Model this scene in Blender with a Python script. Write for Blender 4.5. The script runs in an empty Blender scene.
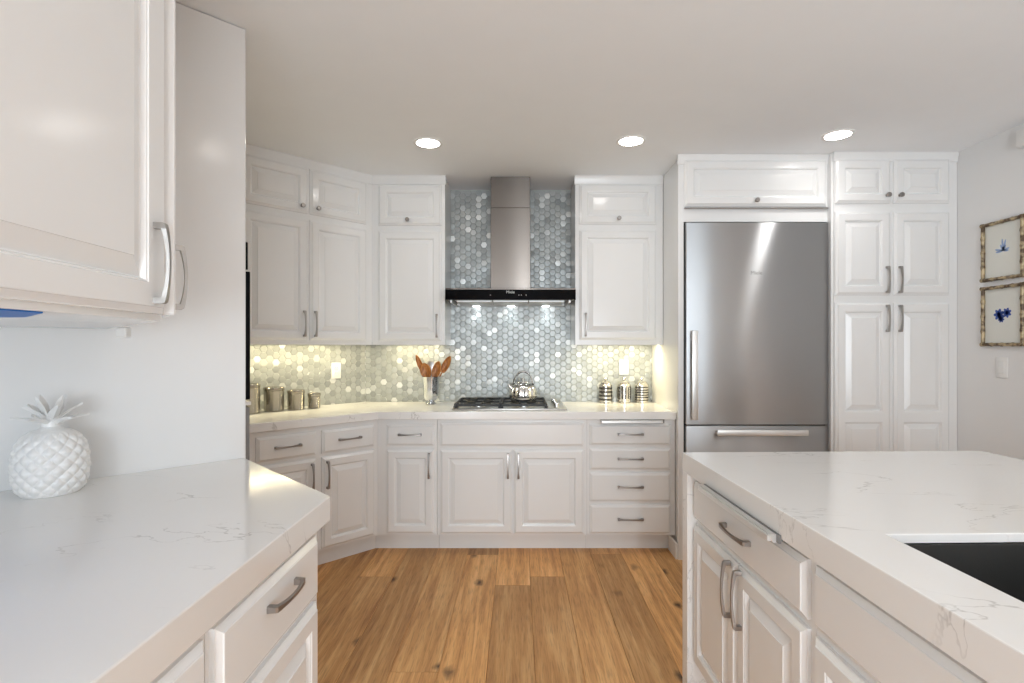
import bpy, bmesh, math, random
from math import sin, cos, pi, radians, sqrt
from mathutils import Vector, Matrix

random.seed(7)
S = bpy.context.scene
COL = S.collection

# ------------------------------------------------------------------ camera
cam_data = bpy.data.cameras.new('camera')
cam_data.sensor_width = 36.0
cam_data.lens = 533.0 / 1024.0 * 36.0
cam_data.shift_x = -6.0 / 1024.0
cam_data.shift_y = 5.5 / 1024.0
cam_data.clip_start = 0.05
cam = bpy.data.objects.new('camera', cam_data)
cam.location = (0, 0, 1.33)
cam.rotation_euler = (pi / 2, 0, 0)
COL.objects.link(cam)
S.camera = cam

# ------------------------------------------------------------------ world daylight, rear fill, exposure
S.view_settings.view_transform = 'Standard'
S.view_settings.look = 'None'
S.view_settings.gamma = 1.0
S.view_settings.use_curve_mapping = False
S.view_settings.exposure = -0.17
S.cycles.max_bounces = 10
S.cycles.diffuse_bounces = 6
S.cycles.glossy_bounces = 5
S.cycles.caustics_reflective = False
S.cycles.caustics_refractive = False
S.cycles.sample_clamp_indirect = 4.0

world = bpy.data.worlds.new('daylight')
world.use_nodes = True
S.world = world
wn = world.node_tree.nodes['Background']
wn.inputs['Color'].default_value = (0.85, 0.92, 1.0, 1)
wn.inputs['Strength'].default_value = 1.2


def area_light(name, loc, rot, sx, sy, power, color=(1, 1, 1), spread=pi):
    d = bpy.data.lights.new(name, 'AREA')
    d.shape = 'RECTANGLE'
    d.size, d.size_y = sx, sy
    d.energy = power
    d.color = color
    d.spread = spread
    o = bpy.data.objects.new(name, d)
    o.location = loc
    o.rotation_euler = rot
    COL.objects.link(o)
    return o


def spot_light(name, loc, power, color, angle, blend=0.6, radius=0.03, rot=(0, 0, 0), parent=None):
    d = bpy.data.lights.new(name, 'SPOT')
    d.energy = power
    d.color = color
    d.spot_size = angle
    d.spot_blend = blend
    d.shadow_soft_size = radius
    o = bpy.data.objects.new(name, d)
    o.location = loc
    o.rotation_euler = rot
    if parent:
        o.parent = parent
    COL.objects.link(o)
    return o


CEIL = 2.53
WX = 2.71          # right wall
BY = 4.07          # back wall
LX = -1.56         # left wall
RY = -3.2          # wall behind the camera
# fill light added at an unseen opening in the wall behind the camera
area_light('fill_rear', (0.40, RY + 0.02, 1.15), (radians(104), 0, 0), 2.7, 2.0, 136, (0.83, 0.925, 1.0))
area_light('fill_chimney_streak', (0.11, RY + 0.03, 1.15), (radians(92), 0, 0), 0.17, 2.0, 38, (0.83, 0.925, 1.0))  # narrow strip added only to put a bright streak on the hood chimney
DOWN_POWER = 7
UNDER_POWER = 3.1
HOOD_POWER = 1.7


# ------------------------------------------------------------------ materials
def new_mat(name):
    m = bpy.data.materials.new(name)
    m.use_nodes = True
    nt = m.node_tree
    return m, nt, nt.nodes, nt.links, nt.nodes['Principled BSDF']


def paint(name, color, rough=0.4, metal=0.0, bump=0.0, bscale=300.0, spec=0.5, coat=0.0, aniso=0.0):
    m, nt, N, L, P = new_mat(name)
    P.inputs['Roughness'].default_value = rough
    P.inputs['Metallic'].default_value = metal
    P.inputs['Specular IOR Level'].default_value = spec
    P.inputs['Coat Weight'].default_value = coat
    P.inputs['Anisotropic'].default_value = aniso
    tc = N.new('ShaderNodeTexCoord')
    nz = N.new('ShaderNodeTexNoise')
    nz.inputs['Scale'].default_value = 6.0
    L.new(tc.outputs['Object'], nz.inputs['Vector'])
    mx = N.new('ShaderNodeMix')
    mx.data_type = 'RGBA'
    mx.inputs['A'].default_value = (*[c * 0.985 for c in color], 1)
    mx.inputs['B'].default_value = (*[min(1, c * 1.015) for c in color], 1)
    L.new(nz.outputs['Fac'], mx.inputs['Factor'])
    L.new(mx.outputs['Result'], P.inputs['Base Color'])
    if bump > 0:
        n2 = N.new('ShaderNodeTexNoise')
        n2.inputs['Scale'].default_value = bscale
        L.new(tc.outputs['Object'], n2.inputs['Vector'])
        b = N.new('ShaderNodeBump')
        b.inputs['Strength'].default_value = bump
        b.inputs['Distance'].default_value = 0.002
        L.new(n2.outputs['Fac'], b.inputs['Height'])
        L.new(b.outputs['Normal'], P.inputs['Normal'])
    return m


def emitter(name, color, strength):
    m, nt, N, L, P = new_mat(name)
    P.inputs['Base Color'].default_value = (*color, 1)
    P.inputs['Emission Color'].default_value = (*color, 1)
    P.inputs['Emission Strength'].default_value = strength
    return m


def brushed(name, color, rough, aniso, rot):
    m, nt, N, L, P = new_mat(name)
    P.inputs['Metallic'].default_value = 1.0
    P.inputs['Base Color'].default_value = (*color, 1)
    P.inputs['Anisotropic'].default_value = aniso
    P.inputs['Anisotropic Rotation'].default_value = rot
    cx = N.new('ShaderNodeCombineXYZ')
    cx.inputs['X'].default_value = 1.0
    L.new(cx.outputs['Vector'], P.inputs['Tangent'])
    tc = N.new('ShaderNodeTexCoord')
    mp = N.new('ShaderNodeMapping')
    mp.inputs['Scale'].default_value = (2, 2, 500)
    L.new(tc.outputs['Object'], mp.inputs['Vector'])
    nz = N.new('ShaderNodeTexNoise')
    nz.inputs['Scale'].default_value = 1.0
    L.new(mp.outputs['Vector'], nz.inputs['Vector'])
    mr = N.new('ShaderNodeMapRange')
    mr.inputs['To Min'].default_value = rough - 0.012
    mr.inputs['To Max'].default_value = rough + 0.012
    L.new(nz.outputs['Fac'], mr.inputs['Value'])
    L.new(mr.outputs['Result'], P.inputs['Roughness'])
    return m


def quartz(name):
    m, nt, N, L, P = new_mat(name)
    P.inputs['Roughness'].default_value = 0.12
    tc = N.new('ShaderNodeTexCoord')
    mp = N.new('ShaderNodeMapping')
    mp.inputs['Rotation'].default_value = (0.3, 0.2, radians(35))
    mp.inputs['Scale'].default_value = (1.0, 2.2, 1.0)
    L.new(tc.outputs['Object'], mp.inputs['Vector'])
    n1 = N.new('ShaderNodeTexNoise')
    n1.inputs['Scale'].default_value = 1.5
    n1.inputs['Detail'].default_value = 6.0
    n1.inputs['Roughness'].default_value = 0.55
    n1.inputs['Distortion'].default_value = 0.5
    L.new(mp.outputs['Vector'], n1.inputs['Vector'])
    s1 = N.new('ShaderNodeMath'); s1.operation = 'SUBTRACT'; s1.inputs[1].default_value = 0.5
    L.new(n1.outputs['Fac'], s1.inputs[0])
    a1 = N.new('ShaderNodeMath'); a1.operation = 'ABSOLUTE'
    L.new(s1.outputs[0], a1.inputs[0])
    r1 = N.new('ShaderNodeMapRange')
    r1.inputs['From Min'].default_value = 0.0
    r1.inputs['From Max'].default_value = 0.0055
    r1.inputs['To Min'].default_value = 1.0
    r1.inputs['To Max'].default_value = 0.0
    L.new(a1.outputs[0], r1.inputs['Value'])
    n2 = N.new('ShaderNodeTexNoise')
    n2.inputs['Scale'].default_value = 3.2
    n2.inputs['Detail'].default_value = 3.0
    L.new(tc.outputs['Object'], n2.inputs['Vector'])
    r2 = N.new('ShaderNodeMapRange')
    r2.inputs['From Min'].default_value = 0.47
    r2.inputs['From Max'].default_value = 0.60
    L.new(n2.outputs['Fac'], r2.inputs['Value'])
    mu = N.new('ShaderNodeMath'); mu.operation = 'MULTIPLY'
    L.new(r1.outputs['Result'], mu.inputs[0]); L.new(r2.outputs['Result'], mu.inputs[1])
    m2 = N.new('ShaderNodeMath'); m2.operation = 'MULTIPLY'; m2.inputs[1].default_value = 0.55
    L.new(mu.outputs[0], m2.inputs[0])
    n3 = N.new('ShaderNodeTexNoise'); n3.inputs['Scale'].default_value = 2.0; n3.inputs['Detail'].default_value = 4
    L.new(tc.outputs['Object'], n3.inputs['Vector'])
    c0 = N.new('ShaderNodeMix'); c0.data_type = 'RGBA'
    c0.inputs['A'].default_value = (0.81, 0.80, 0.785, 1)
    c0.inputs['B'].default_value = (0.86, 0.85, 0.83, 1)
    L.new(n3.outputs['Fac'], c0.inputs['Factor'])
    c1 = N.new('ShaderNodeMix'); c1.data_type = 'RGBA'
    c1.inputs['B'].default_value = (0.36, 0.34, 0.32, 1)
    L.new(c0.outputs['Result'], c1.inputs['A'])
    L.new(m2.outputs[0], c1.inputs['Factor'])
    L.new(c1.outputs['Result'], P.inputs['Base Color'])
    return m


def oak(name):
    m, nt, N, L, P = new_mat(name)
    P.inputs['Roughness'].default_value = 0.48
    P.inputs['Specular IOR Level'].default_value = 0.3
    geo = N.new('ShaderNodeNewGeometry')
    tc = N.new('ShaderNodeTexCoord')
    off = N.new('ShaderNodeVectorMath'); off.operation = 'MULTIPLY_ADD'
    off.inputs[1].default_value = (13.0, 29.0, 0.0)
    cmb = N.new('ShaderNodeCombineXYZ')
    for i in ('X', 'Y', 'Z'):
        L.new(geo.outputs['Random Per Island'], cmb.inputs[i])
    L.new(cmb.outputs['Vector'], off.inputs[0])
    L.new(tc.outputs['Object'], off.inputs[2])
    mp = N.new('ShaderNodeMapping'); mp.inputs['Scale'].default_value = (15, 0.7, 1)
    L.new(off.outputs['Vector'], mp.inputs['Vector'])
    g1 = N.new('ShaderNodeTexNoise')
    g1.inputs['Scale'].default_value = 2.0; g1.inputs['Detail'].default_value = 8; g1.inputs['Distortion'].default_value = 0.6; g1.inputs['Roughness'].default_value = 0.62
    L.new(mp.outputs['Vector'], g1.inputs['Vector'])
    ramp = N.new('ShaderNodeValToRGB')
    e = ramp.color_ramp.elements
    e[0].position = 0.22; e[0].color = (0.34, 0.145, 0.048, 1)
    e[1].position = 0.78; e[1].color = (0.84, 0.52, 0.245, 1)
    k = e.new(0.5); k.color = (0.61, 0.32, 0.120, 1)
    L.new(g1.outputs['Fac'], ramp.inputs['Fac'])
    # plank to plank tone
    tone = N.new('ShaderNodeMapRange')
    tone.inputs['To Min'].default_value = 0.76; tone.inputs['To Max'].default_value = 1.30
    L.new(geo.outputs['Random Per Island'], tone.inputs['Value'])
    vm = N.new('ShaderNodeVectorMath'); vm.operation = 'SCALE'
    L.new(ramp.outputs['Color'], vm.inputs[0]); L.new(tone.outputs['Result'], vm.inputs['Scale'])
    # fine pores
    mp2 = N.new('ShaderNodeMapping'); mp2.inputs['Scale'].default_value = (90, 5, 1)
    L.new(off.outputs['Vector'], mp2.inputs['Vector'])
    g2 = N.new('ShaderNodeTexNoise'); g2.inputs['Scale'].default_value = 2.0; g2.inputs['Detail'].default_value = 3
    L.new(mp2.outputs['Vector'], g2.inputs['Vector'])
    pr = N.new('ShaderNodeMapRange')
    pr.inputs['From Min'].default_value = 0.3; pr.inputs['From Max'].default_value = 0.5
    pr.inputs['To Min'].default_value = 0.70; pr.inputs['To Max'].default_value = 1.0
    L.new(g2.outputs['Fac'], pr.inputs['Value'])
    vm2 = N.new('ShaderNodeVectorMath'); vm2.operation = 'SCALE'
    L.new(vm.outputs['Vector'], vm2.inputs[0]); L.new(pr.outputs['Result'], vm2.inputs['Scale'])
    # knots and dark splits
    mp3 = N.new('ShaderNodeMapping'); mp3.inputs['Scale'].default_value = (3.2, 1.9, 1)
    L.new(off.outputs['Vector'], mp3.inputs['Vector'])
    wob = N.new('ShaderNodeTexNoise'); wob.inputs['Scale'].default_value = 6; wob.inputs['Detail'].default_value = 3
    L.new(mp3.outputs['Vector'], wob.inputs['Vector'])
    wm = N.new('ShaderNodeVectorMath'); wm.operation = 'MULTIPLY_ADD'
    wm.inputs[1].default_value = (0.16, 0.16, 0.0)
    L.new(wob.outputs['Color'], wm.inputs[0]); L.new(mp3.outputs['Vector'], wm.inputs[2])
    vo = N.new('ShaderNodeTexVoronoi'); vo.inputs['Scale'].default_value = 1.0; vo.voronoi_dimensions = '2D'
    L.new(wm.outputs['Vector'], vo.inputs['Vector'])
    kr = N.new('ShaderNodeMapRange')
    kr.inputs['From Min'].default_value = 0.02; kr.inputs['From Max'].default_value = 0.10
    kr.inputs['To Min'].default_value = 1.0; kr.inputs['To Max'].default_value = 0.0
    L.new(vo.outputs['Distance'], kr.inputs['Value'])
    sx = N.new('ShaderNodeSeparateXYZ')
    L.new(vo.outputs['Color'], sx.inputs[0])
    ks = N.new('ShaderNodeMapRange')
    ks.inputs['From Min'].default_value = 0.30; ks.inputs['From Max'].default_value = 0.75
    L.new(sx.outputs['X'], ks.inputs['Value'])
    kmx = N.new('ShaderNodeMath'); kmx.operation = 'MULTIPLY'
    L.new(kr.outputs['Result'], kmx.inputs[0]); L.new(ks.outputs['Result'], kmx.inputs[1])
    mk = N.new('ShaderNodeMix'); mk.data_type = 'RGBA'
    mk.inputs['B'].default_value = (0.085, 0.040, 0.018, 1)
    L.new(kmx.outputs[0], mk.inputs['Factor']); L.new(vm2.outputs['Vector'], mk.inputs['A'])
    L.new(mk.outputs['Result'], P.inputs['Base Color'])
    b = N.new('ShaderNodeBump'); b.inputs['Strength'].default_value = 0.12; b.inputs['Distance'].default_value = 0.002
    L.new(g2.outputs['Fac'], b.inputs['Height']); L.new(b.outputs['Normal'], P.inputs['Normal'])
    return m


def pearl_tile(name):
    m, nt, N, L, P = new_mat(name)
    geo = N.new('ShaderNodeNewGeometry')
    ramp = N.new('ShaderNodeValToRGB')
    e = ramp.color_ramp.elements
    e[0].position = 0.0; e[0].color = (0.30, 0.315, 0.312, 1)
    e[1].position = 1.0; e[1].color = (0.80, 0.81, 0.79, 1)
    k = e.new(0.87); k.color = (0.45, 0.468, 0.46, 1)
    L.new(geo.outputs['Random Per Island'], ramp.inputs['Fac'])
    L.new(ramp.outputs['Color'], P.inputs['Base Color'])
    P.inputs['Metallic'].default_value = 0.28
    P.inputs['Roughness'].default_value = 0.36
    tc = N.new('ShaderNodeTexCoord')
    nz = N.new('ShaderNodeTexNoise'); nz.inputs['Scale'].default_value = 45; nz.inputs['Detail'].default_value = 2
    L.new(tc.outputs['Object'], nz.inputs['Vector'])
    b = N.new('ShaderNodeBump'); b.inputs['Strength'].default_value = 0.35; b.inputs['Distance'].default_value = 0.004
    L.new(nz.outputs['Fac'], b.inputs['Height']); L.new(b.outputs['Normal'], P.inputs['Normal'])
    return m


def mottled(name, c1, c2, scale, rough, metal=0.0, stretch=(1, 1, 1)):
    m, nt, N, L, P = new_mat(name)
    P.inputs['Roughness'].default_value = rough
    P.inputs['Metallic'].default_value = metal
    tc = N.new('ShaderNodeTexCoord')
    mp = N.new('ShaderNodeMapping'); mp.inputs['Scale'].default_value = stretch
    L.new(tc.outputs['Object'], mp.inputs['Vector'])
    nz = N.new('ShaderNodeTexNoise'); nz.inputs['Scale'].default_value = scale; nz.inputs['Detail'].default_value = 4
    L.new(mp.outputs['Vector'], nz.inputs['Vector'])
    r = N.new('ShaderNodeValToRGB')
    r.color_ramp.elements[0].position = 0.4; r.color_ramp.elements[0].color = (*c1, 1)
    r.color_ramp.elements[1].position = 0.6; r.color_ramp.elements[1].color = (*c2, 1)
    L.new(nz.outputs['Fac'], r.inputs['Fac']); L.new(r.outputs['Color'], P.inputs['Base Color'])
    return m


def glass(name, color=(1, 1, 1), rough=0.02):
    m, nt, N, L, P = new_mat(name)
    P.inputs['Base Color'].default_value = (*color, 1)
    P.inputs['Transmission Weight'].default_value = 1.0
    P.inputs['Roughness'].default_value = rough
    P.inputs['IOR'].default_value = 1.45
    return m


M = {
    'white': paint('white_lacquer', (0.80, 0.80, 0.795), 0.17, coat=0.0),
    'wall': paint('wall_paint', (0.80, 0.795, 0.79), 0.75, bump=0.08),
    'ceiling': paint('ceiling_paint', (0.895, 0.915, 0.935), 0.85, bump=0.1),
    'trim': paint('trim_paint', (0.80, 0.79, 0.77), 0.35),
    'quartz': quartz('white_quartz'),
    'oak': oak('oak_planks'),
    'tile': pearl_tile('pearl_hexagon_tile'),
    'grout': paint('grout', (0.42, 0.44, 0.435), 0.8),
    'steel': brushed('brushed_steel', (0.50, 0.51, 0.52), 0.36, 1.0, 0.25),
    'steel_hood': brushed('brushed_steel_hood', (0.135, 0.116, 0.102), 0.21, 1.0, 0.25),
    'steel_plain': paint('satin_steel', (0.70, 0.69, 0.67), 0.28, 1.0),
    'aluminium': paint('satin_aluminium', (0.80, 0.80, 0.79), 0.38, 0.85),
    'pewter': paint('pewter', (0.34, 0.32, 0.305), 0.38, 1.0),
    'nickel': paint('brushed_nickel', (0.44, 0.42, 0.40), 0.34, 1.0),
    'filter_steel': paint('filter_steel', (0.55, 0.55, 0.545), 0.45, 0.8),
    'chrome': paint('chrome', (0.86, 0.86, 0.85), 0.06, 1.0),
    'black_glass': paint('black_glass', (0.004, 0.004, 0.005), 0.05, spec=0.05),
    'black': paint('black_enamel', (0.012, 0.012, 0.012), 0.35),
    'iron': paint('cast_iron', (0.018, 0.018, 0.019), 0.5, bump=0.2, bscale=400),
    'sink': paint('black_granite_composite', (0.012, 0.012, 0.011), 0.42, bump=0.15, bscale=500),
    'ceramic': paint('white_glazed_ceramic', (0.84, 0.835, 0.82), 0.28),
    'canister': paint('ribbed_tin', (0.40, 0.375, 0.33), 0.22, 1.0),
    'spoon': mottled('spoon_wood', (0.30, 0.10, 0.02), (0.52, 0.21, 0.05), 30, 0.4, stretch=(3, 3, 1)),
    'mercury': mottled('mercury_silver', (0.62, 0.60, 0.56), (0.80, 0.78, 0.74), 60, 0.15, 0.9),
    'mercury_dark': mottled('mercury_dark', (0.05, 0.05, 0.05), (0.14, 0.13, 0.12), 80, 0.25, 0.6),
    'plastic': paint('white_plastic', (0.82, 0.81, 0.79), 0.35),
    'bamboo': mottled('gilded_bamboo', (0.085, 0.048, 0.02), (0.50, 0.40, 0.24), 28, 0.4, 0.15),
    'paper': paint('ivory_paper', (0.72, 0.72, 0.67), 0.85),
    'blue_ink': paint('blue_ink', (0.05, 0.10, 0.38), 0.85),
    'pale_ink': paint('pale_blue_ink', (0.30, 0.40, 0.62), 0.85),
    'blue': paint('blue_liner', (0.0, 0.13, 0.50), 0.5),
    'lamp': emitter('lamp_lens', (1.0, 0.97, 0.93), 30.0),
    'hood_lamp': emitter('hood_lamp_lens', (0.92, 0.97, 1.0), 10.0),
    'bar_lamp': emitter('light_bar_lens', (1.0, 0.87, 0.58), 3.0),
    'silver_vase': paint('silver_glass', (0.72, 0.75, 0.78), 0.08, 0.95),
    'logo': paint('silver_print', (0.55, 0.55, 0.55), 0.4),
    'logo_dark': paint('grey_print', (0.22, 0.22, 0.22), 0.4),
    'dark_slot': paint('dark_slot', (0.03, 0.03, 0.03), 0.6),
    'mid_grey': paint('grey_metal', (0.22, 0.22, 0.22), 0.45, 0.6),  # plain grey metal for the strip backing and lower oven door
    'outdoor': paint('patio_concrete', (0.6, 0.58, 0.55), 0.9),
}


# ------------------------------------------------------------------ helpers
def obj(name, bm, mat, parent=None, angle=32, smooth=True):
    bmesh.ops.recalc_face_normals(bm, faces=bm.faces[:])
    me = bpy.data.meshes.new(name)
    bm.to_mesh(me)
    bm.free()
    if smooth:
        me.shade_smooth()
        me.set_sharp_from_angle(angle=radians(angle))
    me.materials.append(M[mat] if isinstance(mat, str) else mat)
    o = bpy.data.objects.new(name, me)
    COL.objects.link(o)
    if parent is not None:
        o.parent = parent
    return o


def tag(o, label, cat, group=None):
    o['label'] = label
    o['category'] = cat
    if group:
        o['group'] = group
    return o


def thing(name, label, cat, loc=(0, 0, 0), rz=0.0, group=None):
    o = bpy.data.objects.new(name, None)
    COL.objects.link(o)
    o.location = loc
    o.rotation_euler = (0, 0, rz)
    o.empty_display_size = 0.1
    return tag(o, label, cat, group)


def struct(name, bm, mat, **kw):
    o = obj(name, bm, mat, **kw)
    o['kind'] = 'structure'
    return o


def B():
    return bmesh.new()


def quad(bm, *pts):
    return bm.faces.new([bm.verts.new(p) for p in pts])


def box(bm, x0, x1, y0, y1, z0, z1, bev=0.0, seg=1):
    t = bmesh.new()
    vs = [t.verts.new(p) for p in ((x0, y0, z0), (x1, y0, z0), (x1, y1, z0), (x0, y1, z0),
                                   (x0, y0, z1), (x1, y0, z1), (x1, y1, z1), (x0, y1, z1))]
    for f in ((0, 3, 2, 1), (4, 5, 6, 7), (0, 1, 5, 4), (1, 2, 6, 5), (2, 3, 7, 6), (3, 0, 4, 7)):
        t.faces.new([vs[i] for i in f])
    if bev > 0:
        bmesh.ops.bevel(t, geom=t.edges[:], offset=bev, segments=seg, affect='EDGES', profile=0.5)
    merge(bm, t)
    return bm


def merge(bm, t, mat=None):
    if mat is not None:
        bmesh.ops.transform(t, matrix=mat, verts=t.verts[:])
    vm = {v: bm.verts.new(v.co) for v in t.verts}
    for f in t.faces:
        try:
            bm.faces.new([vm[v] for v in f.verts])
        except ValueError:
            pass
    t.free()


def prism(bm, poly, z0, z1, bev=0.0):
    t = bmesh.new()
    a = [t.verts.new((x, y, z0)) for x, y in poly]
    b = [t.verts.new((x, y, z1)) for x, y in poly]
    n = len(poly)
    t.faces.new(a[::-1])
    t.faces.new(b)
    for i in range(n):
        t.faces.new((a[i], a[(i + 1) % n], b[(i + 1) % n], b[i]))
    bmesh.ops.recalc_face_normals(t, faces=t.faces[:])
    if bev > 0:
        bmesh.ops.bevel(t, geom=t.edges[:], offset=bev, segments=2, affect='EDGES', profile=0.5)
    merge(bm, t)
    return bm


def lathe(bm, prof, seg=32, c=(0, 0, 0), mat=None, mod=None):
    t = bmesh.new()
    rings = []
    for r, z in prof:
        if r < 1e-6:
            rings.append([t.verts.new((0, 0, z))])
        else:
            row = []
            for i in range(seg):
                a = 2 * pi * i / seg
                rr = r * (mod(a, z) if mod else 1.0)
                row.append(t.verts.new((rr * cos(a), rr * sin(a), z)))
            rings.append(row)
    for p, q in zip(rings, rings[1:]):
        for i in range(seg):
            j = (i + 1) % seg
            if len(p) == 1 and len(q) == 1:
                continue
            if len(p) == 1:
                t.faces.new((p[0], q[j], q[i]))
            elif len(q) == 1:
                t.faces.new((p[i], p[j], q[0]))
            else:
                t.faces.new((p[i], p[j], q[j], q[i]))
    m = Matrix.Translation(c)
    if mat is not None:
        m = m @ mat
    merge(bm, t, m)
    return bm


def tube(bm, pts, radii, seg=10, caps=True):
    pts = [Vector(p) for p in pts]
    if not hasattr(radii, '__len__'):
        radii = [radii] * len(pts)
    rings = []
    up = None
    for i, p in enumerate(pts):
        if i == 0:
            d = pts[1] - p
        elif i == len(pts) - 1:
            d = p - pts[i - 1]
        else:
            d = pts[i + 1] - pts[i - 1]
        d.normalize()
        if up is None:
            up = Vector((0, 0, 1)) if abs(d.z) < 0.9 else Vector((1, 0, 0))
        s = d.cross(up).normalized()
        up = s.cross(d).normalized()
        rings.append([bm.verts.new(p + (s * cos(2 * pi * k / seg) + up * sin(2 * pi * k / seg)) * radii[i]) for k in range(seg)])
    for a, b in zip(rings, rings[1:]):
        for k in range(seg):
            bm.faces.new((a[k], a[(k + 1) % seg], b[(k + 1) % seg], b[k]))
    if caps:
        bm.faces.new(rings[0][::-1])
        bm.faces.new(rings[-1])
    return bm


EDGE = ((0.0, 0.0), (0.0, 0.0095), (0.003, 0.0105), (0.0135, 0.0172), (0.0140, 0.0190), (0.0155, 0.020))


def rect_loop(bm, x0, x1, z0, z1, d, y):
    return [bm.verts.new(p) for p in ((x0 + d, y, z0 + d), (x1 - d, y, z0 + d), (x1 - d, y, z1 - d), (x0 + d, y, z1 - d))]


def bridge(bm, a, b):
    for i in range(4):
        j = (i + 1) % 4
        bm.faces.new((a[i], a[j], b[j], b[i]))


def front(name, parent, x0, x1, z0, z1, panels=None, rail=0.052, y=0.0, mat='white', slope=0.030):
    """a cabinet front standing on the plane y, its face towards -y; panels = list of (z0, z1) openings for raised panels"""
    bm = B()
    prev = None
    first = None
    for d, h in EDGE:
        lp = rect_loop(bm, x0, x1, z0, z1, d, y - h)
        if prev:
            bridge(bm, prev, lp)
        else:
            first = lp
        prev = lp
    bm.faces.new(first[::-1])
    if not panels:
        bm.faces.new(prev)
        return obj(name, bm, mat, parent, smooth=False)
    T = y - 0.020
    e = EDGE[-1][0]
    lx, rx = x0 + rail, x1 - rail
    quad(bm, (x0 + e, T, z0 + e), (lx, T, z0 + e), (lx, T, z1 - e), (x0 + e, T, z1 - e))
    quad(bm, (rx, T, z0 + e), (x1 - e, T, z0 + e), (x1 - e, T, z1 - e), (rx, T, z1 - e))
    zs = [z0 + e] + [v for p in sorted(panels) for v in p] + [z1 - e]
    for i in range(0, len(zs), 2):
        quad(bm, (lx, T, zs[i]), (rx, T, zs[i]), (rx, T, zs[i + 1]), (lx, T, zs[i + 1]))
    for p0, p1 in panels:
        prev = None
        for d, h in ((0, 0.020), (0.0015, 0.0175), (0.005, 0.0165), (0.009, 0.0075), (0.012, 0.0068), (0.012 + slope, 0.0185), (0.0125 + slope, 0.0205)):
            lp = rect_loop(bm, lx, rx, p0, p1, d, y - h)
            if prev:
                bridge(bm, prev, lp)
            prev = lp
        bm.faces.new(prev)
    return obj(name, bm, mat, parent, smooth=False)


def raised(parent, x0, x1, z0, z1, rail=0.052, name='door', y=0.0, slope=0.030):
    return front(name, parent, x0, x1, z0, z1, [(z0 + rail, z1 - rail)], rail, y, slope=slope)


def handle(parent, cx, cz, vertical=True, L=0.165, y=-0.020, mat='pewter'):
    bm = B()
    h = L / 2
    sec = [(-h, 0, 0.019, 0.0072), (-h + 0.003, 0, 0.0235, 0.0075), (-h + 0.013, 0, 0.026, 0.0072), (-h + 0.013, 0.0165, 0.026, 0.0070)]
    for i in range(1, 10):
        s = i / 10.0
        u = -h + 0.013 + (L - 0.026) * s
        w = 4 * s * (1 - s)
        sec.append((u, 0.0165 + 0.009 * w, 0.026 + 0.006 * w, 0.0066 - 0.0022 * w))
    sec += [(-a, b, c, d) for a, b, c, d in reversed(sec[:4])]
    prev = None
    for u, vi, vo, hw in sec:
        pts = [(-hw, vi), (hw, vi), (hw * 0.8, vo), (-hw * 0.8, vo)]
        ring = []
        for a, v in pts:
            ring.append(bm.verts.new((cx + a, y - v, cz + u) if vertical else (cx + u, y - v, cz + a)))
        if prev:
            bridge(bm, prev, ring)
        else:
            bm.faces.new(ring[::-1])
        prev = ring
    bm.faces.new(prev)
    return obj('handle', bm, mat, parent, angle=25)


def knob(parent, cx, cz, y=-0.020, mat='pewter'):
    bm = B()
    prof = [(0.0, 0), (0.008, 0), (0.008, 0.002), (0.0048, 0.005), (0.0048, 0.013), (0.010, 0.017), (0.0145, 0.020), (0.0145, 0.027), (0.012, 0.0295), (0, 0.030)]
    lathe(bm, prof, 20, (cx, y, cz), Matrix.Rotation(radians(90), 4, 'X'))
    return obj('knob', bm, mat, parent)


def text(parent, body, loc, size, mat, name='logo'):
    cu = bpy.data.curves.new(name, 'FONT')
    cu.body = body
    cu.size = size
    cu.extrude = 0.0003
    cu.align_x = 'CENTER'
    cu.align_y = 'CENTER'
    tmp = bpy.data.objects.new('tmp', cu)
    COL.objects.link(tmp)
    dg = bpy.context.evaluated_depsgraph_get()
    me = bpy.data.meshes.new_from_object(tmp.evaluated_get(dg))
    me.name = name
    bpy.data.objects.remove(tmp)
    me.materials.clear()
    me.materials.append(M[mat])
    o = bpy.data.objects.new(name, me)
    o.rotation_euler = (pi / 2, 0, 0)
    o.location = loc
    o.parent = parent
    COL.objects.link(o)
    return o


R2 = sqrt(0.5)

# ------------------------------------------------------------------ the room
# floor: wide oak planks along y, one mesh
bm = B()
x = -2.9
row = 0
while x < WX + 0.05:
    w = 0.198
    y = RY - 0.1 - random.uniform(0, 1.6)
    while y < BY + 0.05:
        ln = random.choice((1.5, 1.8, 2.1, 1.2))
        y1 = min(y + ln, BY + 0.05)
        g = 0.0012
        a = [bm.verts.new(p) for p in ((x, y, -0.012), (x + w, y, -0.012), (x + w, y1, -0.012), (x, y1, -0.012))]
        c = [bm.verts.new(p) for p in ((x, y, -0.0035), (x + w, y, -0.0035), (x + w, y1, -0.0035), (x, y1, -0.0035))]
        d = [bm.verts.new(p) for p in ((x + g, y + g, 0), (x + w - g, y + g, 0), (x + w - g, y1 - g, 0), (x + g, y1 - g, 0))]
        bridge(bm, a, c); bridge(bm, c, d)
        bm.faces.new(d); bm.faces.new(a[::-1])
        y += ln
    x += w
    row += 1
struct('floor', bm, 'oak', angle=20)

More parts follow.
